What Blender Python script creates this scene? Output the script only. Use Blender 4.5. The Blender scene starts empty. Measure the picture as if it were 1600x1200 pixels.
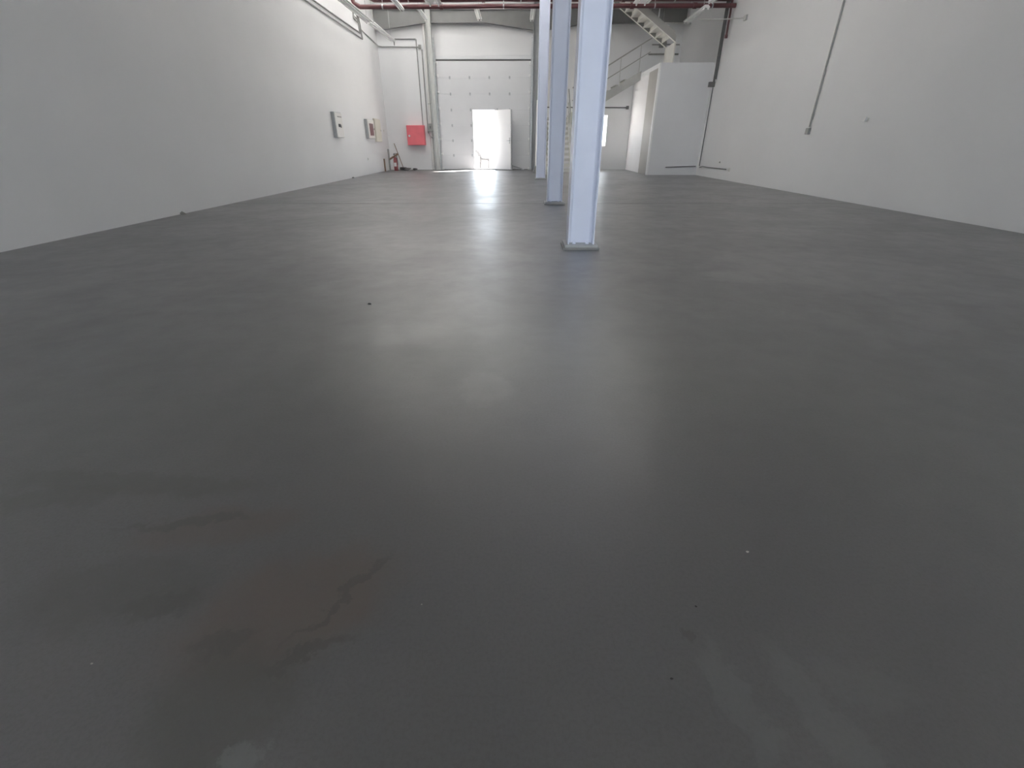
import bpy, bmesh, math, random
from mathutils import Vector, Matrix
random.seed(7)
SC = bpy.context.scene
COL = SC.collection

# ------------------------------------------------------------------ camera
F_PX, PITCH, YAW, ROLL, CAM_H = 710.36, 0.48714, 0.01029, -0.00127, 1.0
fw = Vector((-math.sin(YAW)*math.cos(PITCH), math.cos(YAW)*math.cos(PITCH), -math.sin(PITCH)))
rt = Vector((math.cos(YAW), math.sin(YAW), 0))
up = rt.cross(fw)
rt, up = rt*math.cos(ROLL)+up*math.sin(ROLL), up*math.cos(ROLL)-rt*math.sin(ROLL)
cd = bpy.data.cameras.new('camera')
cd.sensor_width = 36
cd.lens = F_PX/1600*36
cd.clip_start = 0.02
cam = bpy.data.objects.new('camera', cd)
COL.objects.link(cam)
cam.matrix_world = Matrix(((rt.x, up.x, -fw.x, 0), (rt.y, up.y, -fw.y, 0), (rt.z, up.z, -fw.z, CAM_H), (0, 0, 0, 1)))
SC.camera = cam

# ------------------------------------------------------------------ light
w = bpy.data.worlds.new('daylight')
SC.world = w
w.use_nodes = True
bg = w.node_tree.nodes['Background']
bg.inputs['Color'].default_value = (0.80, 0.90, 1.0, 1)
bg.inputs['Strength'].default_value = 1.0
sd = bpy.data.lights.new('sun', 'SUN')
sd.energy = 24.0
sd.color = (1.0, 0.955, 0.91)
sd.angle = math.radians(0.6)
sun = bpy.data.objects.new('sun', sd)
COL.objects.link(sun)
sun.rotation_euler = Vector((-0.53, -0.50, -0.69)).to_track_quat('-Z', 'Y').to_euler()
sun.location = (10, 30, 20)
def portal(name, loc, sx, sy, normal):
    ld = bpy.data.lights.new(name, 'AREA')
    ld.shape = 'RECTANGLE'
    ld.size, ld.size_y = sx, sy
    ld.cycles.is_portal = True
    o = bpy.data.objects.new(name, ld)
    COL.objects.link(o)
    o.location = loc
    o.rotation_euler = Vector(normal).to_track_quat('-Z', 'Y').to_euler()
vs = SC.view_settings
vs.view_transform = 'Standard'
vs.look = 'None'
vs.gamma = 1
vs.use_curve_mapping = False
vs.exposure = 3.22
SC.cycles.max_bounces = 14
SC.cycles.diffuse_bounces = 9
SC.cycles.glossy_bounces = 5
SC.cycles.use_denoising = True
SC.cycles.sample_clamp_indirect = 6
SC.cycles.caustics_reflective = False
SC.cycles.caustics_refractive = False

# ------------------------------------------------------------------ room measures (metres)
XL, XR, YF, YB, ZC = -5.38, 6.30, 21.5, -9.0, 6.2

# ------------------------------------------------------------------ materials
def nodes_of(name):
    m = bpy.data.materials.new(name)
    m.use_nodes = True
    nt = m.node_tree
    return m, nt, nt.nodes['Principled BSDF']
def N(nt, t, **k):
    n = nt.nodes.new(t)
    for a, b in k.items():
        if a in n.inputs.keys():
            n.inputs[a].default_value = b
        else:
            setattr(n, a, b)
    return n
def mat(name, col, rough=0.5, metal=0.0, var=0.05, scale=6.0, bump=0.0, bscale=60.0, spec=0.5):
    m, nt, b = nodes_of(name)
    tc = N(nt, 'ShaderNodeTexCoord')
    no = N(nt, 'ShaderNodeTexNoise', Scale=scale, Detail=4.0)
    nt.links.new(tc.outputs['Object'], no.inputs['Vector'])
    rp = N(nt, 'ShaderNodeValToRGB')
    c0 = [max(0, c*(1-var)) for c in col]
    c1 = [min(1, c*(1+var)) for c in col]
    rp.color_ramp.elements[0].position, rp.color_ramp.elements[0].color = 0.3, (*c0, 1)
    rp.color_ramp.elements[1].position, rp.color_ramp.elements[1].color = 0.7, (*c1, 1)
    nt.links.new(no.outputs['Fac'], rp.inputs['Fac'])
    nt.links.new(rp.outputs['Color'], b.inputs['Base Color'])
    b.inputs['Roughness'].default_value = rough
    b.inputs['Metallic'].default_value = metal
    b.inputs['Specular IOR Level'].default_value = spec
    if bump:
        n2 = N(nt, 'ShaderNodeTexNoise', Scale=bscale, Detail=3.0)
        nt.links.new(tc.outputs['Object'], n2.inputs['Vector'])
        bp = N(nt, 'ShaderNodeBump', Strength=bump, Distance=0.01)
        nt.links.new(n2.outputs['Fac'], bp.inputs['Height'])
        nt.links.new(bp.outputs['Normal'], b.inputs['Normal'])
    return m

M = {}
M['wall'] = mat('white_wall_paint', (0.78, 0.78, 0.785), 0.6, var=0.015, scale=0.9, bump=0.05, bscale=9)
M['ceil'] = mat('ceiling_sheet', (0.68, 0.68, 0.66), 0.7, var=0.03, scale=2)
M['box'] = mat('partition_paint', (0.74, 0.74, 0.755), 0.6, var=0.02, scale=1.5)
M['steel'] = mat('column_paint', (0.78, 0.82, 0.94), 0.42, var=0.025, scale=3)
M['fsteel'] = mat('grey_steel_paint', (0.42, 0.43, 0.44), 0.5, var=0.04, scale=3)
M['beam'] = mat('grey_beam_paint', (0.27, 0.27, 0.265), 0.55, var=0.05, scale=3)
M['mconduit'] = mat('mid_grey_conduit', (0.36, 0.36, 0.35), 0.5, var=0.12, scale=8)
M['dkgrey'] = mat('dark_grey_tone', (0.40, 0.39, 0.37), 0.6, var=0.03, scale=2)  # grey of the cubicle side strip and the shaded flight three webs
M['stair'] = mat('stair_paint', (0.78, 0.77, 0.72), 0.5, var=0.04, scale=4)
M['tread'] = mat('stair_tread_paint', (0.56, 0.55, 0.52), 0.55, var=0.06, scale=6)
M['rail2'] = mat('grey_stringer_paint', (0.50, 0.50, 0.48), 0.5, var=0.05, scale=6)
M['rail'] = mat('handrail_paint', (0.40, 0.40, 0.38), 0.5, var=0.05, scale=6)
M['red'] = mat('red_sprinkler_paint', (0.12, 0.040, 0.045), 0.32, var=0.12, scale=5)
M['cab'] = mat('red_cabinet_paint', (0.80, 0.17, 0.20), 0.4, var=0.05, scale=4)
M['ext'] = mat('glare_washed_red', (0.42, 0.13, 0.14), 0.4, var=0.06, scale=6)  # red muted to carry the glare that washes it out
M['fwhite'] = mat('pale_steel_paint', (0.66, 0.66, 0.65), 0.5, var=0.03, scale=3)
M['white'] = mat('white_enamel', (0.88, 0.88, 0.87), 0.4, var=0.02, scale=4)
M['tube'] = mat('frosted_tube', (0.86, 0.88, 0.87), 0.25, var=0.01, scale=4)
M['conduit'] = mat('dark_conduit', (0.13, 0.13, 0.13), 0.5, var=0.15, scale=8)
M['gconduit'] = mat('grey_conduit', (0.30, 0.30, 0.29), 0.5, var=0.12, scale=8)
M['lconduit'] = mat('light_conduit', (0.60, 0.60, 0.58), 0.5, var=0.08, scale=8)
M['pvc'] = mat('white_pvc', (0.72, 0.71, 0.69), 0.35, var=0.03, scale=4)
M['panel'] = mat('panel_enamel', (0.70, 0.69, 0.66), 0.4, var=0.02, scale=5)
M['beige'] = mat('beige_panel_enamel', (0.66, 0.64, 0.55), 0.45, var=0.02, scale=5)
M['dark'] = mat('dark_plastic', (0.05, 0.05, 0.055), 0.4, var=0.2, scale=9)
M['smoke'] = mat('brown_breaker_window', (0.17, 0.12, 0.12), 0.2, var=0.1, scale=9)
M['door'] = mat('sectional_door_enamel', (0.74, 0.74, 0.75), 0.38, var=0.015, scale=2, bump=0.08, bscale=40)
M['zinc'] = mat('galvanised_steel', (0.50, 0.51, 0.52), 0.38, metal=0.6, var=0.12, scale=20)
M['joint'] = mat('joint_filler', (0.05, 0.05, 0.05), 0.9, var=0.3, scale=3)
M['seal'] = mat('rubber_seal', (0.10, 0.10, 0.10), 0.7, var=0.1, scale=9)
M['wood'] = mat('old_timber', (0.25, 0.17, 0.12), 0.7, var=0.2, scale=12)
M['rag'] = mat('dark_rag', (0.11, 0.10, 0.10), 0.9, var=0.3, scale=20)
M['chair'] = mat('black_chair_plastic', (0.014, 0.014, 0.015), 0.8, var=0.05, scale=5)
M['paving'] = mat('outside_paving', (0.38, 0.37, 0.355), 0.8, var=0.06, scale=1.5)
M['chip'] = mat('pale_plaster_chip', (0.34, 0.33, 0.30), 0.8, var=0.1, scale=60)
M['peb'] = mat('dark_pebble', (0.03, 0.03, 0.03), 0.7, var=0.2, scale=60)
gm, gnt, gb = nodes_of('window_glass')
gb.inputs['Base Color'].default_value = (0.95, 0.98, 0.98, 1)
gb.inputs['Roughness'].default_value = 0.02
gtr = N(gnt, 'ShaderNodeBsdfTransparent')
gmx = N(gnt, 'ShaderNodeMixShader', Fac=0.9)
gnt.links.new(gb.outputs[0], gmx.inputs[1])
gnt.links.new(gtr.outputs[0], gmx.inputs[2])
gnt.links.new(gmx.outputs[0], gnt.nodes['Material Output'].inputs['Surface'])
M['glass'] = gm

pm, pnt, pb = nodes_of('added_roof_sheet')
ptr = N(pnt, 'ShaderNodeBsdfTranslucent', Color=(0.265, 0.265, 0.263, 1))
pnt.links.new(ptr.outputs[0], pnt.nodes['Material Output'].inputs['Surface'])
M['grp'] = pm

def floor_material():
    m, nt, b = nodes_of('power_floated_concrete')
    L = nt.links.new
    tc = N(nt, 'ShaderNodeTexCoord')
    P = tc.outputs['Object']
    def noise(sc, det=5, rough=0.55, dist=0.0, vec=None):
        n = N(nt, 'ShaderNodeTexNoise', Scale=sc, Detail=det, Roughness=rough, Distortion=dist)
        L(vec or P, n.inputs['Vector'])
        return n.outputs['Fac']
    def math_(op, a, bb=None, clamp=False):
        n = N(nt, 'ShaderNodeMath', operation=op)
        n.use_clamp = clamp
        for i, v in enumerate((a, bb)):
            if v is None:
                continue
            if isinstance(v, (int, float)):
                n.inputs[i].default_value = v
            else:
                L(v, n.inputs[i])
        return n.outputs[0]
    def ramp(fac, a, bb, lo, hi):
        n = N(nt, 'ShaderNodeMapRange', interpolation_type='SMOOTHSTEP')
        L(fac, n.inputs['Value'])
        for k, v in zip(('From Min', 'From Max', 'To Min', 'To Max'), (a, bb, lo, hi)):
            n.inputs[k].default_value = v
        return n.outputs[0]
    def mix(fac, a, bb):
        n = N(nt, 'ShaderNodeMix', data_type='RGBA')
        L(fac, n.inputs['Factor'])
        for s, v in ((n.inputs[6], a), (n.inputs[7], bb)):
            if isinstance(v, tuple):
                s.default_value = (*v, 1)
            else:
                L(v, s)
        return n.outputs[2]
    # broad clouds of tone, fine speckle
    col = mix(ramp(noise(0.45, 4), 0.30, 0.72, 0, 1), (0.060, 0.060, 0.063), (0.076, 0.075, 0.080))
    col = mix(ramp(noise(2.6, 7, 0.65), 0.40, 0.80, 0, 0.25), col, (0.066, 0.065, 0.063))
    col = mix(ramp(noise(110, 4, 0.7), 0.38, 0.70, 0, 0.60), col, (0.040, 0.040, 0.038))
    col = mix(ramp(noise(320, 2), 0.66, 0.80, 0, 0.45), col, (0.15, 0.15, 0.145))
    # oil / damp stains with their own shape, plus painted pale reflections: (x, y, rx, ry, rot, strength, colour)
    wob = N(nt, 'ShaderNodeTexNoise', Scale=8.0, Detail=7.0, Roughness=0.7)
    L(P, wob.inputs['Vector'])
    sub = N(nt, 'ShaderNodeVectorMath', operation='SUBTRACT')
    L(wob.outputs['Color'], sub.inputs[0])
    sub.inputs[1].default_value = (0.5, 0.5, 0.5)
    scl = N(nt, 'ShaderNodeVectorMath', operation='SCALE')
    L(sub.outputs[0], scl.inputs[0])
    scl.inputs['Scale'].default_value = 0.20
    add = N(nt, 'ShaderNodeVectorMath', operation='ADD')
    L(P, add.inputs[0])
    L(scl.outputs[0], add.inputs[1])
    PW = add.outputs[0]
    wet = None
    for (x, y, rx, ry, rot, st, c) in STAINS_REFLECTIONS:
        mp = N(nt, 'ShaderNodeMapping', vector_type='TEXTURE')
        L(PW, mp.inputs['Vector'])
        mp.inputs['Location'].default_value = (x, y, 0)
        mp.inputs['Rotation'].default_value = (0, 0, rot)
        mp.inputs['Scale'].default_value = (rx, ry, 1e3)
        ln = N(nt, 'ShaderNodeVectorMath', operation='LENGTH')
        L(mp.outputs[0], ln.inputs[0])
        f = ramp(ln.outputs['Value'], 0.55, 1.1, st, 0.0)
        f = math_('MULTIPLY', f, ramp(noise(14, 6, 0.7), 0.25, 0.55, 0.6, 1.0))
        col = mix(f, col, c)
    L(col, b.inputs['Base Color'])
    # worn sheen: patches of polish
    r = ramp(noise(0.9, 5, 0.6, 0.4), 0.38, 0.62, 0.37, 0.46)
    r2 = ramp(noise(5, 5, 0.6), 0.35, 0.7, -0.03, 0.04)
    L(math_('ADD', r, r2, True), b.inputs['Roughness'])
    b.inputs['Specular IOR Level'].default_value = 1.0
    b.inputs['Coat Weight'].default_value = 0.85
    b.inputs['Coat Roughness'].default_value = 0.42
    b.inputs['Coat IOR'].default_value = 1.5
    # trowel ripple and grain
    mpb = N(nt, 'ShaderNodeMapping')
    L(P, mpb.inputs['Vector'])
    mpb.inputs['Scale'].default_value = (1.0, 1.6, 1.0)
    h = math_('ADD', math_('MULTIPLY', noise(2.2, 3, 0.5, 0.6, mpb.outputs[0]), 1.0), math_('MULTIPLY', noise(75, 3), 0.05))
    bp = N(nt, 'ShaderNodeBump', Strength=0.35, Distance=0.006)
    L(h, bp.inputs['Height'])
    L(bp.outputs['Normal'], b.inputs['Normal'])
    return m
DK, DK2, BR, PL = (0.022, 0.022, 0.020), (0.031, 0.031, 0.028), (0.062, 0.045, 0.037), (0.100, 0.107, 0.107)
STAINS_REFLECTIONS = [(-1.28, 1.17, 0.50, 0.065, -0.06, 0.65, DK2), (-1.45, 1.10, 0.22, 0.06, 0.1, 0.55, DK2),
          (-0.55, 0.72, 0.30, 0.19, 0.45, 0.75, BR), (-0.88, 0.98, 0.26, 0.09, 0.2, 0.60, BR),
          (-0.96, 0.995, 0.22, 0.022, 0.15, 0.75, DK), (-1.00, 0.76, 0.28, 0.12, 0.1, 0.60, DK2),
          (-0.88, 0.72, 0.10, 0.05, 0.3, 0.65, DK), (-0.43, 0.75, 0.19, 0.016, 0.97, 0.75, DK),
          (-0.46, 0.595, 0.11, 0.018, 0.35, 0.75, DK), (-0.60, 0.49, 0.17, 0.15, 0.0, 0.65, DK2),
          (-0.66, 0.63, 0.09, 0.04, 0.4, 0.6, DK), (-0.49, 0.42, 0.032, 0.04, 0.2, 0.85, PL),
          (0.46, 0.52, 0.035, 0.16, 0.18, 0.45, PL), (0.60, 0.50, 0.04, 0.18, 0.30, 0.40, PL), (0.72, 0.55, 0.12, 0.06, -0.3, 0.25, PL),
          (0.385, 0.65, 0.018, 0.018, 0.0, 0.6, DK),
          (1.83, 3.85, 0.26, 0.22, 0.0, 0.55, (0.150, 0.148, 0.152)), (1.10, 2.9, 0.16, 0.9, -0.30, 0.45, (0.058, 0.058, 0.063)),  # first entry: roof light reflection painted pale into the floor
          (-0.79, 2.54, 0.42, 0.22, 0.0, 0.5, (0.125, 0.124, 0.125)), (-0.14, 1.85, 0.14, 0.20, 0.0, 0.5, (0.120, 0.118, 0.120)),  # both entries paint broken reflections into the floor colour
          (-1.7, 5.6, 0.9, 1.2, 0.0, 0.45, (0.13, 0.129, 0.127)), (1.4, 7.6, 1.3, 0.7, 0.0, 0.4, (0.062, 0.062, 0.066)),  # first entry: end wall reflection painted in as a pale patch
          (0.0, 2.15, 2.4, 0.10, 0.05, 0.25, (0.058, 0.058, 0.060)), (-0.2, 1.33, 0.6, 0.09, 0.1, 0.3, (0.058, 0.058, 0.058))]
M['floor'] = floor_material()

# ------------------------------------------------------------------ mesh helpers
class MB:
    """collects boxes, tubes and prisms in world coordinates, links them as ONE mesh object"""
    def __init__(self):
        self.bm = bmesh.new()
    def _merge(self, t, mtx=None):
        if mtx is not None:
            bmesh.ops.transform(t, matrix=mtx, verts=t.verts)
        me = bpy.data.meshes.new('t')
        t.to_mesh(me)
        t.free()
        self.bm.from_mesh(me)
        bpy.data.meshes.remove(me)
        return self
    def box(self, a, b, bev=0.0, mtx=None, seg=2):
        t = bmesh.new()
        bmesh.ops.create_cube(t, size=1)
        for v in t.verts:
            v.co = Vector([(a[i]+b[i])/2+v.co[i]*(b[i]-a[i]) for i in range(3)])
        if bev:
            bmesh.ops.bevel(t, geom=t.edges[:], offset=bev, segments=seg, affect='EDGES', profile=0.5)
        return self._merge(t, mtx)
    def rod(self, p, q, r, n=12, r2=None):
        p, q = Vector(p), Vector(q)
        d = q-p
        t = bmesh.new()
        bmesh.ops.create_cone(t, cap_ends=True, segments=n, radius1=r, radius2=r if r2 is None else r2, depth=d.length)
        return self._merge(t, Matrix.Translation((p+q)/2) @ d.to_track_quat('Z', 'Y').to_matrix().to_4x4())
    def tube(self, pts, r, n=10):
        """one swept tube through the points with mitred joints"""
        pts = [Vector(p) for p in pts]
        t = bmesh.new()
        rings = []
        ref = None
        for i, p in enumerate(pts):
            d0 = (p-pts[i-1]).normalized() if i else (pts[1]-p).normalized()
            d1 = (pts[i+1]-p).normalized() if i < len(pts)-1 else d0
            tan = (d0+d1).normalized()
            if ref is None:
                ref = Vector((0, 0, 1)) if abs(tan.z) < 0.9 else Vector((1, 0, 0))
            u = (ref-tan*ref.dot(tan)).normalized()
            ref = u
            v = tan.cross(u)
            s = 1/max(0.5, d0.dot(tan))
            rings.append([t.verts.new(p+(u*math.cos(2*math.pi*k/n)+v*math.sin(2*math.pi*k/n))*r*s) for k in range(n)])
        for a, b in zip(rings, rings[1:]):
            for k in range(n):
                t.faces.new((a[k], a[(k+1) % n], b[(k+1) % n], b[k]))
        t.faces.new(rings[0][::-1])
        t.faces.new(rings[-1])
        bmesh.ops.recalc_face_normals(t, faces=t.faces)
        return self._merge(t)
    def prism(self, poly, axis, a, b, bev=0.0):
        """polygon (2D) extruded along axis 0/1/2 from a to b"""
        t = bmesh.new()
        def P(u, v, w):
            return ((w, u, v), (u, w, v), (u, v, w))[axis]
        A = [t.verts.new(P(u, v, a)) for u, v in poly]
        B = [t.verts.new(P(u, v, b)) for u, v in poly]
        n = len(poly)
        t.faces.new(A)
        t.faces.new(B[::-1])
        for k in range(n):
            t.faces.new((A[k], B[k], B[(k+1) % n], A[(k+1) % n]))
        bmesh.ops.recalc_face_normals(t, faces=t.faces)
        if bev:
            bmesh.ops.bevel(t, geom=t.edges[:], offset=bev, segments=2, affect='EDGES', profile=0.5)
        return self._merge(t)
    def lathe(self, prof, c, n=20):
        t = bmesh.new()
        rings = [[t.verts.new((c[0]+r*math.cos(2*math.pi*k/n), c[1]+r*math.sin(2*math.pi*k/n), c[2]+z)) for k in range(n)] for r, z in prof]
        for a, b in zip(rings, rings[1:]):
            for k in range(n):
                t.faces.new((a[k], a[(k+1) % n], b[(k+1) % n], b[k]))
        t.faces.new(rings[0][::-1])
        t.faces.new(rings[-1])
        bmesh.ops.recalc_face_normals(t, faces=t.faces)
        return self._merge(t)
    def blob(self, c, s, seed=0, rough=0.25, sub=2):
        t = bmesh.new()
        bmesh.ops.create_icosphere(t, subdivisions=sub, radius=1)
        rr = random.Random(seed)
        for v in t.verts:
            k = 1+rr.uniform(-rough, rough)
            v.co = Vector((c[0]+v.co.x*s[0]*k, c[1]+v.co.y*s[1]*k, c[2]+v.co.z*s[2]*k))
        return self._merge(t)
    def build(self, name, m, parent=None, smooth=False):
        me = bpy.data.meshes.new(name)
        off = parent_origin(parent)
        bmesh.ops.translate(self.bm, verts=self.bm.verts, vec=-off)
        self.bm.to_mesh(me)
        self.bm.free()
        me.materials.append(M[m])
        if smooth:
            for p in me.polygons:
                p.use_smooth = True
            try:
                me.set_sharp_from_angle(angle=math.radians(40))
            except Exception:
                pass
        o = bpy.data.objects.new(name, me)
        COL.objects.link(o)
        o.parent = parent
        return o
def parent_origin(p):
    v = Vector((0, 0, 0))
    while p is not None:
        v += p.location
        p = p.parent
    return v
def tag(o, label=None, cat=None, group=None, kind=None):
    for k, v in (('label', label), ('category', cat), ('group', group), ('kind', kind)):
        if v:
            o[k] = v
    return o
def thing(name, loc, label, cat, group=None):
    o = bpy.data.objects.new(name, None)
    o.empty_display_size = 0.1
    COL.objects.link(o)
    o.location = loc
    return tag(o, label, cat, group)
def copy_thing(src, loc, label):
    r = src.copy()
    COL.objects.link(r)
    r.location = loc
    r['label'] = label
    for ch in list(src.children):
        c = ch.copy()
        COL.objects.link(c)
        c.parent = r
        for g in list(ch.children):
            d = g.copy()
            COL.objects.link(d)
            d.parent = c
    return r
def struct(name, mb, m, label, parent=None):
    o = mb.build(name, m, parent)
    return tag(o, label, kind='structure') if parent is None else o

# ------------------------------------------------------------------ the shell
# floor: two slabs with an open saw-cut joint between them
YJ = 9.12
floor = struct('floor', MB().box((XL-0.3, YB-0.3, -0.30), (XR+0.3, YF+0.3, -0.012)), 'joint', 'grey power-floated concrete warehouse floor with worn sheen')
MB().box((XL-0.2, YB-0.2, -0.011), (XR+0.2, YJ-0.010, 0)).build('floor_slab', 'floor', floor)
MB().box((XL-0.2, YJ+0.010, -0.011), (XR+0.2, YF+0.25, 0)).build('floor_slab', 'floor', floor)

struct('wall_left', MB().box((XL-0.2, YB-0.2, 0), (XL, YF, ZC)), 'wall', 'long plain white painted wall on the panel board side')
struct('wall_right', MB().box((XR, YB-0.2, 0), (XR+0.2, YF, ZC)), 'wall', 'long plain white painted wall beside the partition cubicle')
DX0, DX1, DZ = -3.02, 0.38, 3.74      # clear opening behind the sectional door
WX0, WX1, WZ0, WZ1 = 2.72, 3.68, 0.89, 2.0
wf = MB()
wf.box((XL-0.2, YF, 0), (DX0, YF+0.2, ZC)).box((DX0, YF, DZ), (DX1, YF+0.2, ZC)).box((DX1, YF, 0), (WX0, YF+0.2, ZC))
wf.box((WX0, YF, 0), (WX1, YF+0.2, WZ0)).box((WX0, YF, WZ1), (WX1, YF+0.2, ZC)).box((WX1, YF, 0), (XR+0.2, YF+0.2, ZC))
struct('wall_far', wf, 'wall', 'white end wall with the sectional door and a small window')
# back wall behind the camera, with a band of windows
BW = [(-4.6, -1.4), (-1.1, 2.1), (2.4, 5.6)]
BZ0, BZ1 = 1.3, 4.5
wb = MB()
wb.box((XL-0.2, YB-0.2, 0), (XR+0.2, YB, BZ0)).box((XL-0.2, YB-0.2, BZ1), (XR+0.2, YB, ZC))
xs = [XL-0.2]+[v for p in BW for v in p]+[XR+0.2]
for i in range(0, len(xs), 2):
    wb.box((xs[i], YB-0.2, BZ0), (xs[i+1], YB, BZ1))
struct('wall_back', wb, 'wall', 'white rear wall with a band of windows')
ADDED_SKY = [(-4.9, -3.3, 13.7, 20.4), (-2.7, -1.1, 13.7, 20.4), (-0.4, 0.9, 11.5, 16.5), (2.2, 3.4, 9.5, 15.0)]      # translucent roof sheets out of view, added to brighten the hall
cl = MB()
xs = sorted({XL-0.2, XR+0.2} | {v for p in ADDED_SKY for v in p[:2]})
for xa, xb in zip(xs, xs[1:]):
    hole = [p for p in ADDED_SKY if p[0] <= xa and xb <= p[1]]
    if hole:
        cl.box((xa, YB-0.2, ZC), (xb, hole[0][2], ZC+0.08)).box((xa, hole[0][3], ZC), (xb, YF+0.2, ZC+0.08))
    else:
        cl.box((xa, YB-0.2, ZC), (xb, YF+0.2, ZC+0.08))
struct('ceiling', cl, 'ceil', 'pale metal deck ceiling above the lamps')
for i, (a, c_, y0, y1) in enumerate(ADDED_SKY):
    struct('window_%d' % (i+5), MB().box((a, y0, ZC+0.03), (c_, y1, ZC+0.034)), 'grp', 'translucent roof light sheet added out of view')
g = MB().box((-25, YF+0.201, -0.16), (25, YF+40, -0.004))
tag(g.build('ground_outside', 'paving'), 'sunlit pale paving outside the open door', kind='structure')
g = MB().box((-25, YB-30, -0.16), (25, YB-0.21, -0.004))
tag(g.build('ground_outside', 'paving'), 'pale paving outside the rear windows', kind='structure')

def window(name, x0, x1, z0, z1, y0, y1, yg, mull, label):
    f = MB()
    b = 0.05
    f.box((x0, y0, z0), (x0+b, y1, z1)).box((x1-b, y0, z0), (x1, y1, z1)).box((x0+b, y0, z0), (x1-b, y1, z0+b)).box((x0+b, y0, z1-b), (x1-b, y1, z1))
    for k in range(1, mull+1):
        xm = x0+(x1-x0)*k/(mull+1)
        f.box((xm-0.022, y0, z0+b), (xm+0.022, y1, z1-b))
    o = tag(f.build(name, 'white'), label, kind='structure')
    for k in range(mull+1):
        a = x0+(x1-x0)*k/(mull+1)+0.022
        c = x0+(x1-x0)*(k+1)/(mull+1)-0.022
        MB().box((max(a, x0+b), yg, z0+b), (min(c, x1-b), yg+0.006, z1-b)).build('pane', 'glass', o)
window('window_1', WX0, WX1, WZ0, WZ1, YF+0.10, YF+0.15, YF+0.125, 1, 'small bright window in the end wall beside the stairs')
for i, (a, c) in enumerate(BW):
    window('window_%d' % (i+2), a, c, BZ0, BZ1, YB-0.14, YB-0.08, YB-0.11, 2, 'wide rear window')
    portal('daylight_portal', ((a+c)/2, YB-0.16, (BZ0+BZ1)/2), c-a, BZ1-BZ0, (0, 1, 0))
portal('daylight_portal', ((WX0+WX1)/2, YF+0.16, (WZ0+WZ1)/2), WX1-WX0, WZ1-WZ0, (0, -1, 0))

# ------------------------------------------------------------------ sectional door
SX0, SX1, SZ1 = -3.17, 0.53, 3.83
KX0, KX1, KZ0, KZ1 = -1.79, -0.92, 0.05, 2.19          # wicket opening
SY0, SY1 = 21.45, 21.497
d = tag(bpy.data.objects.new('door_1', None), 'white sectional industrial door with an open wicket door', kind='structure')
COL.objects.link(d)
d.location = (0, SY1, 0)
portal('daylight_portal', ((KX0+KX1)/2, SY1+0.03, (KZ0+KZ1)/2), KX1-KX0, KZ1-KZ0, (0, -1, 0))
NS = 7
hs = SZ1/NS
for i in range(NS):
    z0, z1 = i*hs+(0.02 if i == 0 else 0.0), (i+1)*hs
    if z1 <= KZ1 and z0 >= KZ0:
        spans = [((SX0, KX0), z0, z1), ((KX1, SX1), z0, z1)]
        for (a, c), p, q in spans:
            MB().box((a, SY0, p), (c, SY1, q), 0.004).build('door_section', 'door', d)
    elif z0 < KZ0:
        MB().prism([(SX0, z0), (SX1, z0), (SX1, z1), (KX1, z1), (KX1, KZ0), (KX0, KZ0), (KX0, z1), (SX0, z1)], 1, SY0, SY1).build('door_section', 'door', d)
    elif z0 < KZ1 < z1:
        MB().prism([(SX0, z0), (KX0, z0), (KX0, KZ1), (KX1, KZ1), (KX1, z0), (SX1, z0), (SX1, z1), (SX0, z1)], 1, SY0, SY1).build('door_section', 'door', d)
    else:
        MB().box((SX0, SY0, z0), (SX1, SY1, z1), 0.004).build('door_section', 'door', d)
fr = MB()
fr.box((KX0-0.045, SY0-0.018, KZ0), (KX0, SY0-0.001, KZ1+0.045)).box((KX1, SY0-0.018, KZ0), (KX1+0.045, SY0-0.001, KZ1+0.045)).box((KX0, SY0-0.018, KZ1), (KX1, SY0-0.001, KZ1+0.045))
fr.build('wicket_frame', 'door', d)
# the wicket leaf, hinged on its right side and swung into the room
ang = math.radians(36)
LW = KX1-KX0-0.01
T = Matrix.Translation((KX1+0.01, SY0-0.03, 0)) @ Matrix.Rotation(-ang, 4, 'Z')
lf = MB()
for i in range(4):
    lf.box((0.0, -0.045, max(KZ0-0.03, i*hs)), (LW, 0.0, min(KZ1-0.01, (i+1)*hs)), 0.003, T)
leaf = lf.build('wicket_leaf', 'door', d)
MB().box((LW-0.09, -0.058, 0.98), (LW-0.05, -0.045, 1.20), 0.004, T).box((LW-0.18, -0.105, 1.08), (LW-0.055, -0.085, 1.105), 0.004, T).box((LW-0.075, -0.09, 1.08), (LW-0.055, -0.05, 1.105), 0.003, T).build('handle', 'zinc', leaf)
MB().box((LW-0.03, -0.05, KZ0-0.04), (LW+0.004, 0.004, KZ1-0.01), 0.002, T).build('edge_profile', 'zinc', leaf)
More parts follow.
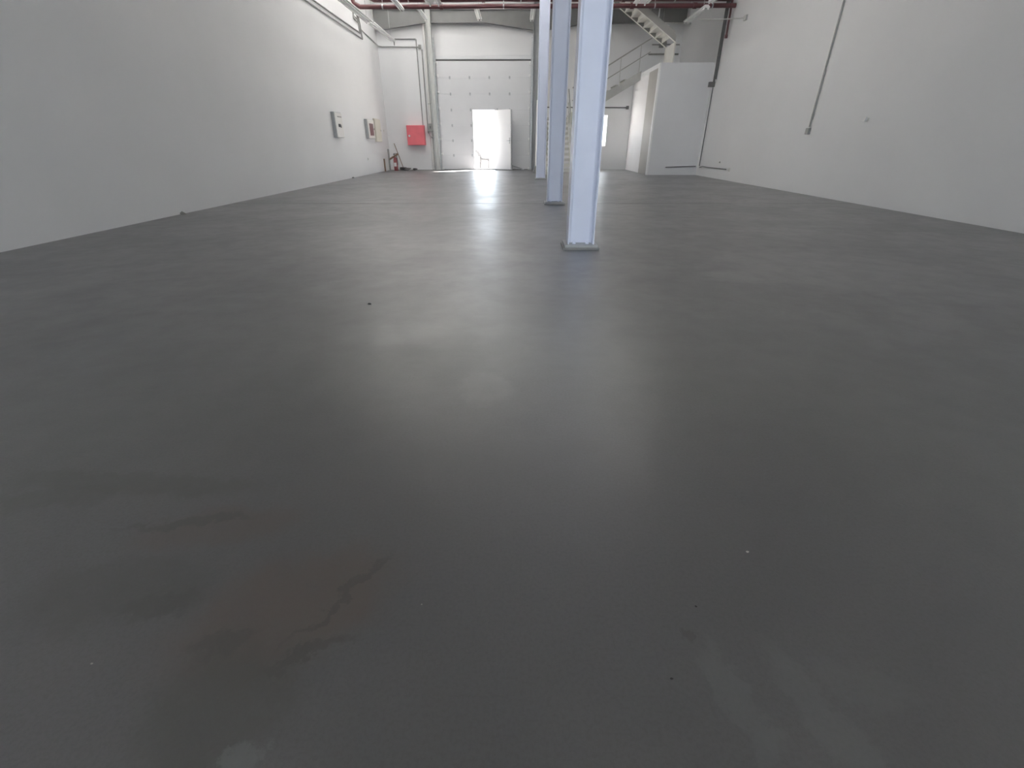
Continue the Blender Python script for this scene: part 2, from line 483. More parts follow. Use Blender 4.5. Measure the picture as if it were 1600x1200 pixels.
# hinges, rollers, tracks, header, bottom seal
hinge = None
for i in range(1, NS):
    for x in (-2.66, -1.88, -0.80 if i < 5 else -1.10, -0.30):
        z = i*hs
        if hinge is None:
            hinge = MB().box((x-0.028, SY0-0.016, z-0.05), (x+0.028, SY0-0.001, z+0.05), 0.004).rod((x-0.03, SY0-0.018, z), (x+0.03, SY0-0.018, z), 0.011, 8).build('hinge', 'zinc', d)
            hx, hz = x, z
        else:
            o = hinge.copy()
            COL.objects.link(o)
            o.location = (x-hx, 0, z-hz)
for s, xa in ((-1, SX0-0.02), (1, SX1+0.02)):
    MB().prism([(xa, SY0-0.09), (xa+s*0.07, SY0-0.09), (xa+s*0.07, SY0-0.02), (xa, SY0-0.02), (xa, SY0-0.03), (xa+s*0.058, SY0-0.03), (xa+s*0.058, SY0-0.08), (xa, SY0-0.08)], 2, 0.02, 4.55).build('door_track', 'zinc', d)
    for i in range(NS+1):
        z = min(SZ1-0.08, i*hs+0.06)
        MB().rod((xa-s*0.05, SY0-0.055, z), (xa+s*0.05, SY0-0.055, z), 0.022, 10).box((xa-s*0.09 if s > 0 else xa+0.02, SY0-0.03, z-0.05), (xa-0.02 if s > 0 else xa+0.09, SY0-0.001, z+0.05), 0.003).build('roller', 'white', d)
        MB().box((min(xa+s*0.07, xa+s*0.12), SY0-0.10, z+0.16), (max(xa+s*0.07, xa+s*0.12), SY1+0.05, z+0.22)).build('track_bracket', 'zinc', d)
MB().box((SX0, SY0-0.012, SZ1-0.002), (SX1, SY1, SZ1+0.035)).build('top_seal', 'seal', d)
MB().box((SX0, SY0-0.03, SZ1+0.04), (SX1, YF-0.005, SZ1+0.17), 0.006).build('header_channel', 'door', d)
MB().box((SX0, SY0-0.01, 0.0), (SX1, SY1, 0.019)).build('bottom_seal', 'seal', d)

# ------------------------------------------------------------------ cubicle with flat roof
BX0, BY0, BZT = 4.57, 17.69, 3.27
c = MB()
c.box((BX0, BY0, 0), (XR-0.002, BY0+0.16, BZT-0.12)).box((BX0+0.05, BY0+0.16, 0), (BX0+0.14, YF-0.002, BZT-0.12)).box((BX0, BY0, BZT-0.12), (XR-0.002, YF-0.002, BZT))
cub = tag(c.build('wall_cubicle', 'box'), 'grey-white partition cubicle in the corner below the stairs', kind='structure')
MB().box((BX0, BY0+0.161, 0), (BX0+0.049, 18.95, BZT-0.121), 0.003).build('side_strip', 'dkgrey', cub)  # added strip, set to a darker grey than the rest of the side
tag(MB().box((BX0-0.012, BY0-0.012, 0.001), (BX0+0.045, BY0-0.001, BZT), 0.002).box((BX0-0.012, BY0-0.001, 0.001), (BX0-0.001, BY0+0.05, BZT), 0.002).build('trim_1', 'white'), 'white corner bead on the cubicle edge', kind='structure')

# ------------------------------------------------------------------ steel columns
def column(x0, x1, yc, dep, m, label, plate=True, ztop=ZC, wy0=None):
    t = thing('steel_column', ((x0+x1)/2, yc, 0), label, 'column', None)
    z0 = 0.045 if plate else 0.0
    h = dep/2
    MB().box((x0, yc-h, z0), (x0+0.016, yc+h, ztop-0.002), 0.002).build('flange', m, t)
    MB().box((x1-0.016, yc-h, z0), (x1, yc+h, ztop-0.002), 0.002).build('flange', m, t)
    w_ = MB().box((x0+0.0165, yc-0.006, z0), (x1-0.0165, yc+0.006, ztop-0.002))
    # fillets along the roots
    for sx, xx in ((1, x0+0.0165), (-1, x1-0.0165)):
        w_.prism([(xx, yc-0.032), (xx+sx*0.009, yc-0.015), (xx+sx*0.026, yc-0.006), (xx+sx*0.026, yc+0.006), (xx+sx*0.009, yc+0.015), (xx, yc+0.032)], 2, z0, ztop-0.002)
    w_.build('web', m, t)
    if plate:
        bp = MB().box((x0-0.035, yc-h-0.05, 0.02), (x1+0.035, yc+h+0.05, 0.044), 0.003).build('base_plate', 'fsteel', t)  # plate colour darkened for the shade on its front edge
        MB().prism([(x0-0.05, yc-h-0.07), (x1+0.05, yc-h-0.06), (x1+0.045, yc+h+0.06), (x0-0.05, yc+h+0.06)], 2, 0.0, 0.0199).build('grout_bed', 'beam', t)  # bed kept dark, standing in for shadow under the plate
        for bx in (x0+0.07, x1-0.07):
            for by in (yc-0.075, yc+0.075):
                MB().rod((bx, by, 0.0445), (bx, by, 0.062), 0.02, 6).rod((bx, by, 0.062), (bx, by, 0.078), 0.011, 8).build('anchor_bolt', m, bp)
    return t
column(0.545, 0.825, 5.10, 0.22, 'steel', 'pale blue-grey steel column standing farthest from the sectional door')
column(0.555, 0.835, 9.08, 0.22, 'steel', 'pale steel column between two other columns, beside the floor joint')
column(0.60, 0.88, 15.60, 0.22, 'steel', 'grey steel column standing beside the foot of the stairs')
column(0.60, 0.90, 21.34, 0.28, 'fsteel', 'grey steel column against end wall, on the stair side of the sectional door', False)
column(-3.42, -3.25, 21.30, 0.24, 'fwhite', 'grey steel column against end wall, beside the white drain pipe', False)

# ------------------------------------------------------------------ haunched beams against the end wall
def beam(poly, y0, y1, label, flange_pts):
    t = thing('steel_beam', (sum(p[0] for p in poly)/len(poly), (y0+y1)/2, poly[0][1]), label, 'beam')
    ym = (y0+y1)/2
    MB().prism(poly, 1, ym-0.006, ym+0.006).build('web', 'beam', t)
    b = MB()
    for (xa, za), (xb, zb) in zip(flange_pts, flange_pts[1:]):
        b.prism([(xa, za), (xb, zb), (xb, zb-0.016), (xa, za-0.016)], 1, y0, y1)
    b.build('bottom_flange', 'beam', t)
    zt = max(p[1] for p in poly)
    MB().box((min(p[0] for p in poly), y0, zt), (max(p[0] for p in poly), y1, zt+0.016)).build('top_flange', 'beam', t)
    return t
beam([(-3.245, 4.99), (-1.15, 4.99), (0.595, 4.76), (0.595, 5.36), (-3.245, 5.36)], 21.24, 21.42, 'grey haunched steel beam spanning above the sectional door', [(-3.245, 4.99), (-1.15, 4.99), (0.595, 4.76)])
beam([(XL+0.02, 4.80), (-5.0, 4.80), (-3.425, 4.99), (-3.425, 5.36), (XL+0.02, 5.36)], 21.24, 21.42, 'grey haunched steel beam running from the corner to the drain pipe column', [(XL+0.02, 4.80), (-5.0, 4.80), (-3.425, 4.99)])
beam([(0.905, 4.80), (1.55, 4.80), (2.35, 4.95), (XR-0.02, 4.95), (XR-0.02, 5.36), (0.905, 5.36)], 21.24, 21.42, 'grey haunched steel beam running above the stairs to the far corner', [(0.905, 4.80), (1.55, 4.80), (2.35, 4.95), (XR-0.02, 4.95)])

# ------------------------------------------------------------------ staircase: three flights
st = thing('steel_staircase', (1.45, 17.9, 0), 'cream painted steel staircase folding up over the cubicle', 'staircase')
def stringer(p, q, thick_axis, t0, t1, dep):
    """plate between p and q (2D along/height), depth dep below the line"""
    return MB().prism([p, q, (q[0], q[1]-dep), (p[0], p[1]-dep)], thick_axis, t0, t1)
# flight 1: climbs towards the end wall
A0, A1 = 1.04, 1.92
n1, r1, g1 = 11, 0.17, 0.225
Y0 = 17.85
for k in range(n1-1):
    z = (k+1)*r1
    y = Y0+k*g1
    MB().box((A0+0.012, y, z-0.035), (A1-0.012, y+0.26, z), 0.003).box((A0+0.012, y, z-0.085), (A1-0.012, y+0.012, z-0.036)).build('tread', 'tread', st)
ztop1 = n1*r1
for xa in (A0, A1-0.01):
    MB().prism([(Y0-0.06, 0.0), (Y0+0.16, 0.0), (Y0+n1*g1-0.1, ztop1-0.22), (Y0+n1*g1-0.1, ztop1+0.02), (Y0+(n1-1)*g1-0.05, ztop1+0.02), (Y0-0.06, 0.20)], 0, xa, xa+0.010).build('stringer', 'stair', st)
YL = Y0+(n1-1)*g1
MB().box((A0, YL, ztop1-0.06), (A1+0.1, 21.2, ztop1), 0.004).build('landing', 'tread', st)
for xa in (A0+0.05, A1+0.04):
    MB().box((xa-0.03, 21.05, 0), (xa+0.03, 21.11, ztop1-0.061)).build('landing_post', 'stair', st)
def railing(p, q, off, ht, nposts, name='handrail'):
    p, q = Vector(p), Vector(q)
    u = Vector((0, 0, ht))
    MB().tube([p+u, q+u], 0.022, 8).build('handrail', 'rail', st, True)
    MB().tube([p+u*0.52, q+u*0.52], 0.016, 8).build('mid_rail', 'rail', st, True)
    for k in range(nposts):
        c_ = p.lerp(q, (k+0.5)/nposts)
        MB().rod(c_+Vector((0, 0, -0.03)), c_+u, 0.017, 8).build('baluster', 'lconduit', st, True)
railing((A1+0.005, Y0, 0.17), (A1+0.005, YL, ztop1), 0, 0.90, 3)
railing((A0+0.005, Y0, 0.17), (A0+0.005, YL, ztop1), 0, 0.90, 3)
# flight 2: along the end wall up to the cubicle roof
F2X0, F2X1, F2Z0, F2Z1 = A1+0.1, BX0, ztop1, BZT
slope2 = (F2Z1-F2Z0)/(F2X1-F2X0)
n2 = 8
for k in range(n2-1):
    x = F2X0+(k)*(F2X1-F2X0)/n2+0.04
    z = F2Z0+(k+1)*(F2Z1-F2Z0)/n2
    MB().box((x, 20.215, z-0.035), (x+0.34, 21.18, z), 0.003).build('tread', 'tread', st)
for ya in (20.20, 21.185):
    MB().prism([(F2X0, F2Z0+0.10), (F2X1, F2Z1+0.08), (F2X1, F2Z1-0.20), (F2X1-0.05, F2Z1-0.24), (F2X0, F2Z0-0.20)], 1, ya, ya+0.012).build('stringer', 'rail2', st)
railing((F2X0+0.05, 20.206, F2Z0+0.10), (F2X1+0.25, 20.206, F2Z1+0.20), 0, 0.85, 4)
# flight 3: over the cubicle, climbing back to the upper level
f3 = lambda x: 3.80+0.632*(4.96-x)          # soffit line
X3 = 1.9
for ya in (17.705, 18.70):
    sg = MB().prism([(4.97, f3(4.97)+0.012), (4.97, f3(4.97)+0.16), (4.90, f3(4.90)+0.24), (X3, f3(X3)+0.24), (X3, f3(X3)+0.012)], 1, ya, ya+0.010).build('stringer', 'dkgrey', st)  # web grey holds the stringer's shade in its colour
    MB().prism([(4.985, f3(4.985)), (4.985, f3(4.985)+0.011), (X3, f3(X3)+0.011), (X3, f3(X3))], 1, ya-0.03, ya+0.05).build('stringer_flange', 'stair', sg)
    MB().box((4.94, ya-0.03, BZT+0.001), (4.985, ya+0.04, f3(4.985)+0.004), 0.002).build('stair_foot', 'stair', st)
MB().box((4.945, 17.75, BZT+0.001), (4.955, 18.66, f3(4.95)-0.002)).build('kick_plate', 'stair', st)
for k in range(14):
    x = 4.80-k*0.215
    if x < X3+0.1:
        break
    z = f3(x)+0.165
    MB().box((x-0.25, 17.72, z), (x, 18.695, z+0.035), 0.003).box((x-0.012, 17.72, z-0.15), (x, 18.695, z-0.001)).build('tread', 'stair', st)
MB().box((X3-1.0, 17.7, f3(X3)+0.15), (X3, 18.72, f3(X3)+0.24), 0.004).build('landing', 'tread', st)
for xx in (X3-0.9, X3-0.1):
    for yy in (17.76, 18.66):
        MB().rod((xx, yy, f3(X3)+0.24), (xx, yy, ZC-0.001), 0.02, 8).build('hanger_rod', 'stair', st)

# ------------------------------------------------------------------ red sprinkler pipes
def pipe_with_hangers(name, pts, r, m, hang_x, y, z, label, cat, coup=()):
    t = thing(name, pts[0], label, cat)
    MB().tube(pts, r, 16).build('pipe', m, t, True)
    for x in hang_x:
        MB().rod((x, y, z+r), (x, y, ZC-0.001), 0.008, 6).rod((x-0.018, y, z), (x+0.018, y, z), r+0.008, 16).build('hanger', 'zinc', t, True)
    for x in coup:
        MB().rod((x-0.05, y, z), (x+0.05, y, z), r+0.018, 16).build('coupling', m, t, True)
    return t
pipe_with_hangers('sprinkler_pipe', [(6.27, 16.7, 4.49), (-4.55, 16.7, 4.49), (-4.72, 16.7, 4.57), (-4.78, 16.7, 4.75), (-4.78, 16.7, ZC-0.01)], 0.057, 'red', (-3.9, -0.4, 2.2, 3.95, 5.6), 16.7, 4.49, 'dark red steel sprinkler pipe hung lowest across the whole hall', 'pipe', (-2.2, 1.35, 3.3, 5.1))
pipe_with_hangers('sprinkler_pipe', [(6.27, 17.05, 4.75), (-4.2, 17.05, 4.75), (-4.34, 17.05, 4.81), (-4.4, 17.05, 4.97), (-4.4, 17.05, ZC-0.01)], 0.09, 'red', (-3.2, 0.1, 2.5, 4.6), 17.05, 4.75, 'thicker dark red sprinkler pipe running just above and behind the other', 'pipe', (-1.0, 3.1))
t = thing('sprinkler_drop', (6.22, 16.95, 3.82), 'brown-red drop pipe on the wall beside the paired dark conduits', 'pipe')
MB().tube([(6.22, 16.88, 3.82), (6.22, 16.88, 5.6)], 0.03, 10).build('pipe', 'red', t, True)
MB().rod((6.22, 16.88, 3.76), (6.22, 16.88, 3.84), 0.042, 10).build('end_cap', 'red', t, True)

# ------------------------------------------------------------------ fluorescent battens
def batten(x, y0, y1, z, wd, label, group='fluorescent battens under the ceiling'):
    t = thing('fluorescent_batten', (x, (y0+y1)/2, z), label, 'lamp', group)
    h = wd/2
    MB().prism([(x-h*0.45, z+0.07), (x+h*0.45, z+0.07), (x+h, z+0.02), (x+h, z), (x-h, z), (x-h, z+0.02)], 1, y0, y1).build('lamp_body', 'white', t)
    for s in (-1, 1):
        MB().rod((x+s*h*0.55, y0+0.03, z-0.022), (x+s*h*0.55, y1-0.03, z-0.022), 0.015, 10).build('tube', 'tube', t, True)
        for ye in (y0, y1-0.03):
            MB().box((x+s*h*0.55-0.018, ye, z-0.045), (x+s*h*0.55+0.018, ye+0.03, z-0.0005), 0.003).build('tube_holder', 'white', t)
    for yy in (y0+0.25, y1-0.25):
        MB().rod((x, yy, z+0.07), (x, yy, ZC-0.001), 0.006, 6).build('hanger_rod', 'zinc', t)
    return t
batten(-4.62, 14.2, 17.75, 4.34, 0.26, 'long white batten lamp running beside the rectangular conduit loop')
batten(-4.62, 17.95, 20.75, 4.36, 0.24, 'long white batten lamp ending near the corner above the fire cabinet')
batten(-3.15, 13.2, 15.7, 4.22, 0.13, 'slim white batten lamp hung close to the end of the red pipe')
batten(-2.18, 12.6, 15.2, 4.22, 0.40, 'wide white batten lamp in front of the red pipes, over the sectional door side')
batten(3.22, 12.6, 15.2, 4.22, 0.40, 'wide white batten lamp in front of the red pipes, over the stair side')
batten(-3.02, 17.3, 18.9, 4.62, 0.12, 'short white batten lamp behind the red pipes, beside the drain pipe column')
batten(-1.25, 17.3, 18.9, 4.62, 0.16, 'short white batten lamp behind the red pipes, centred over the wicket door')
batten(0.48, 17.3, 18.9, 4.60, 0.14, 'short white batten lamp behind the red pipes, next to the columns')
batten(5.28, 16.2, 17.9, 4.34, 0.20, 'white batten lamp hung over the cubicle front')
batten(5.28, 13.4, 15.9, 4.40, 0.16, 'white batten lamp crossing in front of the red pipes beside the cubicle wall')

# ------------------------------------------------------------------ conduits on the panel-board wall
def conduit(name, paths, r, m, label, clips=(), boxes=(), cat='conduit'):
    t = thing(name, paths[0][0], label, cat)
    for p in paths:
        MB().tube(p, r, 8).build('conduit_run', m, t, True)
    for c_ in clips:
        MB().box([c_[i]-0.03 for i in range(3)], [c_[i]+0.03 for i in range(3)], 0.004).build('clip', m, t)
    for a, b in boxes:
        MB().box(a, b, 0.008).build('junction_box', m, t)
    return t
X = XL+0.022
conduit('wall_conduit', [[(X, 3.0, 4.20), (X, 17.2, 4.20), (X, 19.42, 4.19), (X, 19.35, 4.60), (X, 19.22, 4.86)]], 0.018, 'gconduit', 'lower dark conduit of the pair along the panel board wall')
conduit('wall_conduit', [[(X, 3.0, 4.33), (X, 19.22, 4.32), (X, 19.17, 4.60), (X, 19.1, 4.84)]], 0.018, 'gconduit', 'upper dark conduit of the pair along the panel board wall')
conduit('conduit_loop', [[(X, 18.72, 4.84), (X, 18.68, 4.62), (X, 19.16, 4.58)], [(X, 18.70, 4.70), (X, 19.16, 4.67)]], 0.016, 'gconduit', 'small rectangular dark conduit loop under the long batten lamps')
conduit('corner_conduit', [[(X, 19.45, 4.44), (X, 21.1, 4.34), (X+0.02, 21.46, 4.30), (-5.2, 21.475, 4.28), (-3.78, 21.475, 4.27)]], 0.018, 'gconduit', 'thin dark conduit turning the corner towards the drain pipe', boxes=[((-3.80, 21.43, 4.20), (-3.70, 21.495, 4.34))])
conduit('corner_conduit', [[(-4.72, 21.465, 4.32), (-4.72, 21.465, 4.52), (-3.90, 21.465, 4.52), (-3.87, 21.455, 4.50), (-3.87, 21.435, 4.27), (-3.87, 21.465, 4.10), (-3.87, 21.465, 1.66)]], 0.018, 'gconduit', 'dark conduit dropping straight down onto the red fire cabinet')
conduit('drop_conduit', [[(-3.68, 21.475, 4.19), (-3.68, 21.475, 1.42), (-3.66, 21.46, 1.36)]], 0.022, 'gconduit', 'dark conduit running down between the red fire cabinet and the grey switch')
t = thing('drain_pipe', (-3.54, 21.41, 0), 'white plastic drain pipe standing against the end wall', 'pipe')
MB().rod((-3.54, 21.41, 0.0), (-3.54, 21.41, ZC-0.001), 0.055, 16).build('pipe', 'pvc', t, True)
for z in (0.42, 3.86):
    MB().rod((-3.54, 21.41, z-0.06), (-3.54, 21.41, z+0.06), 0.068, 16).build('coupling', 'pvc', t, True)
for z in (1.2, 2.4):
    MB().rod((-3.54, 21.41, z-0.015), (-3.54, 21.41, z+0.015), 0.062, 16).box((-3.56, 21.41, z-0.015), (-3.52, 21.499, z+0.015)).build('pipe_clip', 'zinc', t, True)

# ------------------------------------------------------------------ distribution boards
def board(y0, y1, z0, z1, dep, kind, label):
    t = thing('distribution_board', (XL, (y0+y1)/2, z0), label, 'electrical box')
    MB().box((XL+0.0005, y0, z0), (XL+dep, y1, z1), 0.008).build('board_box', 'fsteel' if kind != 2 else 'beige', t)
    dr = MB().box((XL+dep+0.001, y0+0.012, z0+0.012), (XL+dep+0.018, y1-0.012, z1-0.012), 0.005).build('board_door', 'panel' if kind != 2 else 'beige', t)
    xa = XL+dep+0.0185
    if kind == 0:
        MB().box((xa, y0+0.20, z1-0.13), (xa+0.006, y1-0.06, z1-0.10)).build('maker_label', 'gconduit', dr)
        MB().box((xa, y0+0.20, z0+0.28), (xa+0.03, y0+0.34, z0+0.36), 0.006).box((xa+0.0305, y0+0.28, z0+0.26), (xa+0.045, y0+0.32, z0+0.33), 0.004).build('switch_handle', 'dark', dr)
    elif kind == 1:
        MB().box((xa, y0+0.17, z0+0.10), (xa+0.005, y1-0.14, z1-0.13), 0.002).build('breaker_window', 'smoke', dr)
        MB().box((xa, y1-0.08, z0+0.28), (xa+0.014, y1-0.05, z0+0.34), 0.003).build('latch', 'dark', dr)
    else:
        MB().box((xa, y1-0.10, (z0+z1)/2-0.03), (xa+0.012, y1-0.07, (z0+z1)/2+0.03), 0.003).build('latch', 'gconduit', dr)
    return t
board(15.18, 15.78, 1.15, 1.81, 0.095, 0, 'grey wall panel board with black switch, hung alone on the long wall')
board(18.42, 19.20, 1.15, 1.76, 0.095, 1, 'grey breaker box with brown window next to the beige board')
board(19.50, 20.28, 1.05, 1.82, 0.06, 2, 'plain beige panel board next to the breaker box')
def socket(name, x, y, z, side, label, m='white', s=0.045):
    t = thing(name, (x, y, z), label, 'socket')
    a = x if side > 0 else x-0.012
    MB().box((a+0.0005*side, y-s, z-s), (a+0.012, y+s, z+s), 0.004).build('socket_plate', m, t)
    b = x+0.0125 if side > 0 else x-0.030
    MB().box((b, y-s*0.45, z-s*0.5), (b+0.0175, y+s*0.45, z+s*0.5), 0.004).build('socket_face', m, t)
    return t
socket('wall_socket', XL, 18.25, 0.50, 1, 'small low socket on the wall below the breaker box', 'panel')
socket('wall_socket', XL, 20.9, 1.45, 1, 'small plate on the wall between beige board and corner', 'panel')

# ------------------------------------------------------------------ fire hose cabinet, isolator
t = thing('fire_hose_cabinet', (-4.14, 21.5, 0.92), 'red square fire hose cabinet on the end wall', 'cabinet')
MB().box((-4.52, 21.25, 0.93), (-3.80, 21.4995, 1.65), 0.006).build('cabinet_body', 'cab', t)
dr = MB().box((-4.51, 21.228, 0.94), (-3.81, 21.249, 1.64), 0.006).build('cabinet_door', 'cab', t)
MB().rod((-4.42, 21.227, 1.27), (-4.42, 21.214, 1.27), 0.04, 14).box((-4.435, 21.198, 1.235), (-4.405, 21.2135, 1.305), 0.004).build('latch', 'white', dr, True)
t = thing('isolator_switch', (-3.58, 21.45, 1.4), 'small grey isolator switch box beside the red fire cabinet', 'switch')
MB().box((-3.655, 21.30, 1.42), (-3.435, 21.352, 1.71), 0.01).box((-3.62, 21.3525, 1.50), (-3.47, 21.354, 1.60)).build('switch_box', 'gconduit', t)
MB().box((-3.56, 21.27, 1.53), (-3.53, 21.299, 1.62), 0.004).build('lever', 'dark', t)
MB().tube([(-3.60, 21.33, 1.419), (-3.59, 21.34, 1.28), (-3.50, 21.33, 1.20), (-3.46, 21.30, 1.25), (-3.47, 21.31, 1.419)], 0.012, 8).build('cable', 'gconduit', t, True)

# ------------------------------------------------------------------ corner clutter
t = thing('fire_extinguisher', (-4.98, 20.7, 0), 'red fire extinguisher standing in the corner near the fire cabinet', 'extinguisher')
MB().lathe([(0.075, 0.0), (0.082, 0.01), (0.082, 0.40), (0.07, 0.46), (0.035, 0.50), (0.03, 0.53)], (-4.98, 20.7, 0)).build('cylinder', 'ext', t, True)
MB().rod((-4.98, 20.7, 0.53), (-4.98, 20.7, 0.58), 0.03, 12).box((-5.04, 20.69, 0.58), (-4.88, 20.71, 0.60), 0.003).box((-5.02, 20.69, 0.62), (-4.86, 20.71, 0.64), 0.003).box((-5.03, 20.69, 0.60), (-5.00, 20.71, 0.625)).build('valve_handle', 'dark', t)
MB().tube([(-4.95, 20.66, 0.55), (-4.89, 20.60, 0.54), (-4.875, 20.60, 0.40), (-4.88, 20.62, 0.22)], 0.012, 8).build('hose', 'dark', t, True)
MB().box((-5.03, 20.617, 0.16), (-4.93, 20.622, 0.30), 0.002).build('label_sticker', 'white', t)
t = thing('post_stand', (-5.16, 20.55, 0), 'dark metal post with slanting arm beside the red extinguisher', 'stand')
MB().rod((-5.18, 20.5, 0.0), (-5.18, 20.5, 0.80), 0.035, 8).build('post', 'gconduit', t, True)
MB().rod((-5.18, 20.5, 0.42), (-4.80, 20.5, 0.62), 0.034, 8).build('arm', 'wood', t, True)
MB().box((-5.26, 20.42, 0.0), (-5.10, 20.58, 0.012), 0.003).build('foot_plate', 'gconduit', t)
tag(MB().box((-5.30, 20.06, 0.0), (-5.25, 20.11, 0.46), 0.004).build('timber_stake', 'wood'), 'short timber stake upright against the long wall by the extinguisher', 'stake')
t = thing('broom', (-4.86, 21.3, 0), 'old broom leaning in the corner behind the extinguisher', 'broom')
MB().rod((-4.80, 21.2, 0.10), (-5.14, 21.46, 1.00), 0.014, 8).build('broom_handle', 'wood', t, True)
MB().box((-4.93, 21.12, 0.0), (-4.66, 21.24, 0.11), 0.02).build('broom_head', 'rag', t)
tag(MB().blob((-4.62, 21.0, 0.05), (0.17, 0.10, 0.055), 3, 0.3).build('rag_heap', 'rag', None, True), 'crumpled dark rag lying on the floor by the corner', 'rag')
tag(MB().blob((-4.28, 21.05, 0.035), (0.10, 0.07, 0.04), 5, 0.3).build('rag_heap', 'rag', None, True), 'small scrap of dark rag lying on the floor below the fire cabinet', 'rag')
t = thing('floor_bracket', (-0.05, 21.25, 0), 'low slanting door stay bar on the floor right of the wicket leaf', 'bar')
MB().rod((-0.20, 21.28, 0.16), (0.22, 21.28, 0.035), 0.022, 8).build('bar', 'zinc', t, True)
MB().box((0.18, 21.22, 0.0), (0.30, 21.34, 0.025), 0.004).build('foot', 'zinc', t)
MB().box((-0.23, 21.25, 0.0), (-0.18, 21.31, 0.19), 0.004).build('upright', 'zinc', t)
t = thing('white_pole', (0.62, 19.0, 0), 'white pole standing upright beside the foot of the stairs', 'pole')
MB().rod((0.70, 18.9, 0.04), (0.72, 18.98, 2.35), 0.024, 8).build('pole_shaft', 'white', t, True)
MB().prism([(0.58, 0.0), (0.82, 0.0), (0.76, 0.16), (0.70, 0.26), (0.66, 0.16)], 1, 18.84, 18.96).build('pole_foot', 'gconduit', t)

# ------------------------------------------------------------------ right wall services
X = XR-0.022
conduit('twin_conduit', [[(X-0.012, 17.38, 2.66), (X-0.012, 17.38, 5.3)], [(X-0.012, 17.26, 2.78), (X-0.012, 17.26, 5.3)]], 0.03, 'conduit', 'pair of dark vertical conduits on wall at the cubicle corner', boxes=[((6.12, 17.32, 2.58), (6.299, 17.44, 2.72))])
conduit('thin_conduit', [[(X, 17.40, 2.57), (X, 17.41, 0.30)]], 0.013, 'conduit', 'thin dark vertical conduit below the twin conduits')
conduit('low_conduit', [[(X-0.03, 17.66, 0.28), (5.20, 17.666, 0.25)]], 0.014, 'conduit', 'low dark conduit lying along the cubicle front')
conduit('low_conduit', [[(X, 17.36, 0.26), (X, 17.1, 0.30), (X, 16.6, 0.29), (X, 15.15, 0.30)]], 0.014, 'conduit', 'low dark conduit along long wall ending at a small socket')
socket('wall_socket', XR, 14.95, 0.30, -1, 'small socket at the end of the low dark conduit', 'panel', 0.05)
socket('wall_anchor', XR, 15.74, 0.47, -1, 'small dark fixing above the low dark conduit', 'gconduit', 0.022)
t = thing('switch_drop', (XR, 11.25, 1.2), 'grey conduit drop ending in a small box on the bare long wall', 'conduit')
MB().tube([(XR-0.02, 11.20, ZC-0.01), (XR-0.02, 11.24, 3.4), (XR-0.02, 11.28, 1.30)], 0.016, 8).build('conduit_run', 'mconduit', t, True)
MB().box((XR-0.055, 11.22, 1.16), (XR-0.0005, 11.34, 1.28), 0.008).build('back_box', 'mconduit', t)
MB().rod((XR-0.02, 11.265, 1.44), (XR-0.02, 11.269, 1.54), 0.022, 8).build('coupling', 'mconduit', t, True)
t = thing('wall_socket', (XR, 9.5, 1.37), 'small white broken plate on the bare long wall beside the conduit drop', 'socket')
MB().box((XR-0.012, 9.47, 1.345), (XR-0.0005, 9.58, 1.395), 0.004).build('socket_plate', 'panel', t)
MB().prism([(9.50, 1.345), (9.57, 1.345), (9.575, 1.36), (9.53, 1.365), (9.51, 1.41), (9.49, 1.40)], 0, XR-0.05, XR-0.0125).build('socket_face', 'white', t)
conduit('lamp_conduit', [[(X, 15.85, 4.04), (5.9, 16.4, 4.12), (5.40, 17.1, 4.24)]], 0.014, 'lconduit', 'light grey conduit stretching from wall to the batten lamp over the cubicle', boxes=[((XR-0.05, 15.75, 3.98), (XR-0.0005, 15.92, 4.10))])

# services above the cubicle, against the end wall
conduit('upper_conduit', [[(5.05, 21.47, 4.02), (6.2, 21.47, 4.02)]], 0.03, 'gconduit', 'grey pipe running level on the end wall just above the cubicle roof')
conduit('upper_conduit', [[(5.15, 21.47, 4.32), (6.2, 21.47, 4.32)]], 0.022, 'gconduit', 'thinner grey pipe on the end wall above the level pipe', boxes=[((5.42, 21.40, 4.22), (5.58, 21.499, 4.40))])
conduit('upper_pipe', [[(4.75, 20.6, ZC-0.01), (4.75, 20.6, 4.85), (4.78, 20.6, 4.82), (6.25, 20.6, 4.80)]], 0.025, 'lconduit', 'light pipe dropping behind the stairs and turning towards the long wall')
conduit('drop_pipe', [[(5.30, 20.9, ZC-0.01), (5.30, 20.9, 4.45)]], 0.035, 'gconduit', 'dark drop pipe over the cubicle roof')
conduit('drop_pipe', [[(5.14, 20.9, ZC-0.01), (5.14, 20.9, 4.40)]], 0.022, 'white', 'white drop pipe over the cubicle roof')
conduit('drop_pipe', [[(4.42, 20.8, ZC-0.01), (4.42, 20.8, 4.80)]], 0.025, 'white', 'short white drop pipe behind the upper stair flight')
beam([(2.2, 5.06), (XR-0.02, 5.06), (XR-0.02, 5.34), (2.2, 5.34)], 19.4, 19.55, 'grey level steel beam over the stairs between red pipes and end wall', [(2.2, 5.06), (XR-0.02, 5.06)])
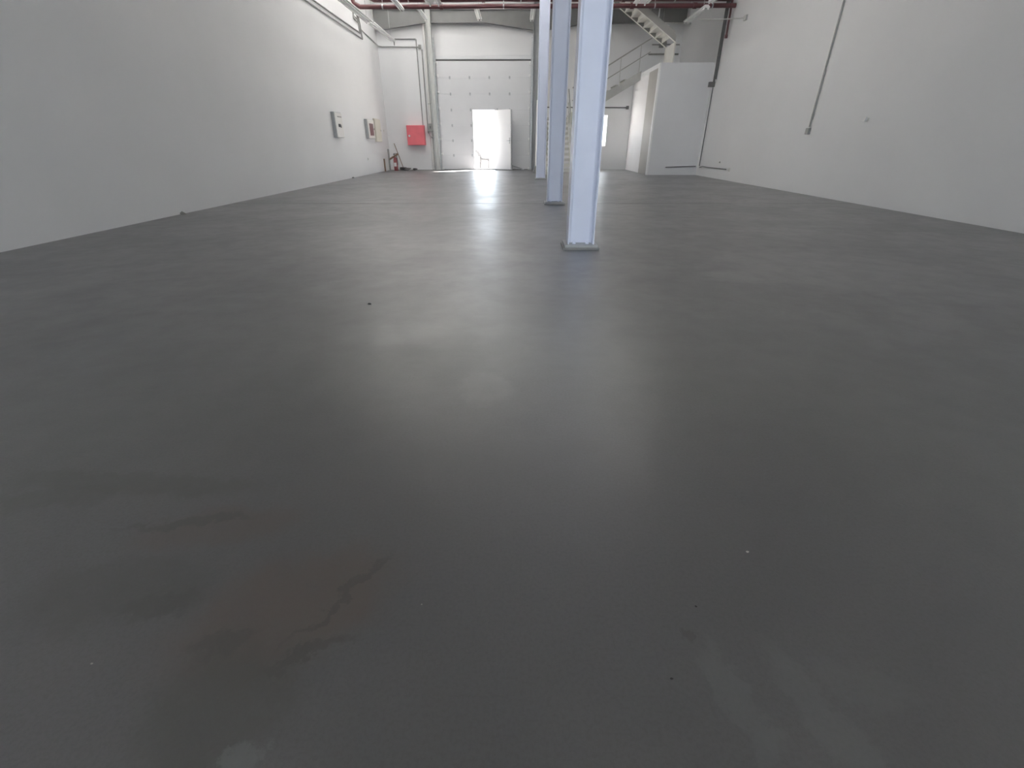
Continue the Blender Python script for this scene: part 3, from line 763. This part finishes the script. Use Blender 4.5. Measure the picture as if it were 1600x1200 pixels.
conduit('cable_run', [[(1.0, 21.475, 2.28), (4.42, 21.475, 2.26)]], 0.02, 'conduit', 'dark level conduit on the end wall above the small window', boxes=[((4.40, 21.42, 2.20), (4.50, 21.499, 2.32))])

# ------------------------------------------------------------------ chair outside the open door
t = thing('garden_chair', (-1.45, 22.6, 0), 'dark plastic chair standing outside in the bright doorway', 'chair')
MB().box((-1.67, 22.40, 0.31), (-1.20, 22.82, 0.43), 0.02).build('seat', 'chair', t)
MB().prism([(-1.67, 0.432), (-1.53, 0.432), (-1.61, 0.60), (-1.73, 0.76), (-1.87, 0.72), (-1.77, 0.58)], 1, 22.40, 22.82, 0.006).build('backrest', 'chair', t)
for xx in (-1.64, -1.25):
    for yy in (22.42, 22.79):
        MB().rod((xx, yy, 0.0), (xx+(0.02 if xx < -1.4 else -0.02), yy, 0.309), 0.034, 8).build('leg', 'chair', t, True)

# ------------------------------------------------------------------ bits lying on the floor
def bit(x, y, s, m, seed, label, name, cat):
    o = MB().blob((x, y, s*0.42), (s, s*0.8, s*0.5), seed, 0.35, 1).build(name, m)
    tag(o, label, cat)
bit(0.640, 0.900, 0.0045, 'chip', 1, 'pale chip of plaster lying alone on the floor', 'plaster_chip', 'debris')
bit(0.440, 0.730, 0.0032, 'peb', 2, 'tiny dark pebble lying between the pale chip and another pebble', 'pebble', 'debris')
bit(0.330, 0.560, 0.0034, 'peb', 3, 'tiny dark pebble lying beyond the pale streaks', 'pebble', 'debris')
bit(-0.92, 0.580, 0.0030, 'chip', 4, 'pale crumb lying on the brown stain', 'plaster_chip', 'debris')
bit(-0.23, 0.730, 0.0022, 'chip', 6, 'tiny pale crumb lying on clean concrete beside the brown stain', 'plaster_chip', 'debris')
bit(-1.03, 3.07, 0.014, 'peb', 8, 'dark pebble lying on the floor between columns and long wall', 'pebble', 'debris')
bit(-5.30, 16.1, 0.05, 'gconduit', 9, 'grey lump of mortar at the foot of the panel board wall', 'mortar_lump', 'debris')
bit(-5.31, 7.6, 0.05, 'chip', 10, 'pale lump of mortar at the foot of the bare wall', 'mortar_lump', 'debris')
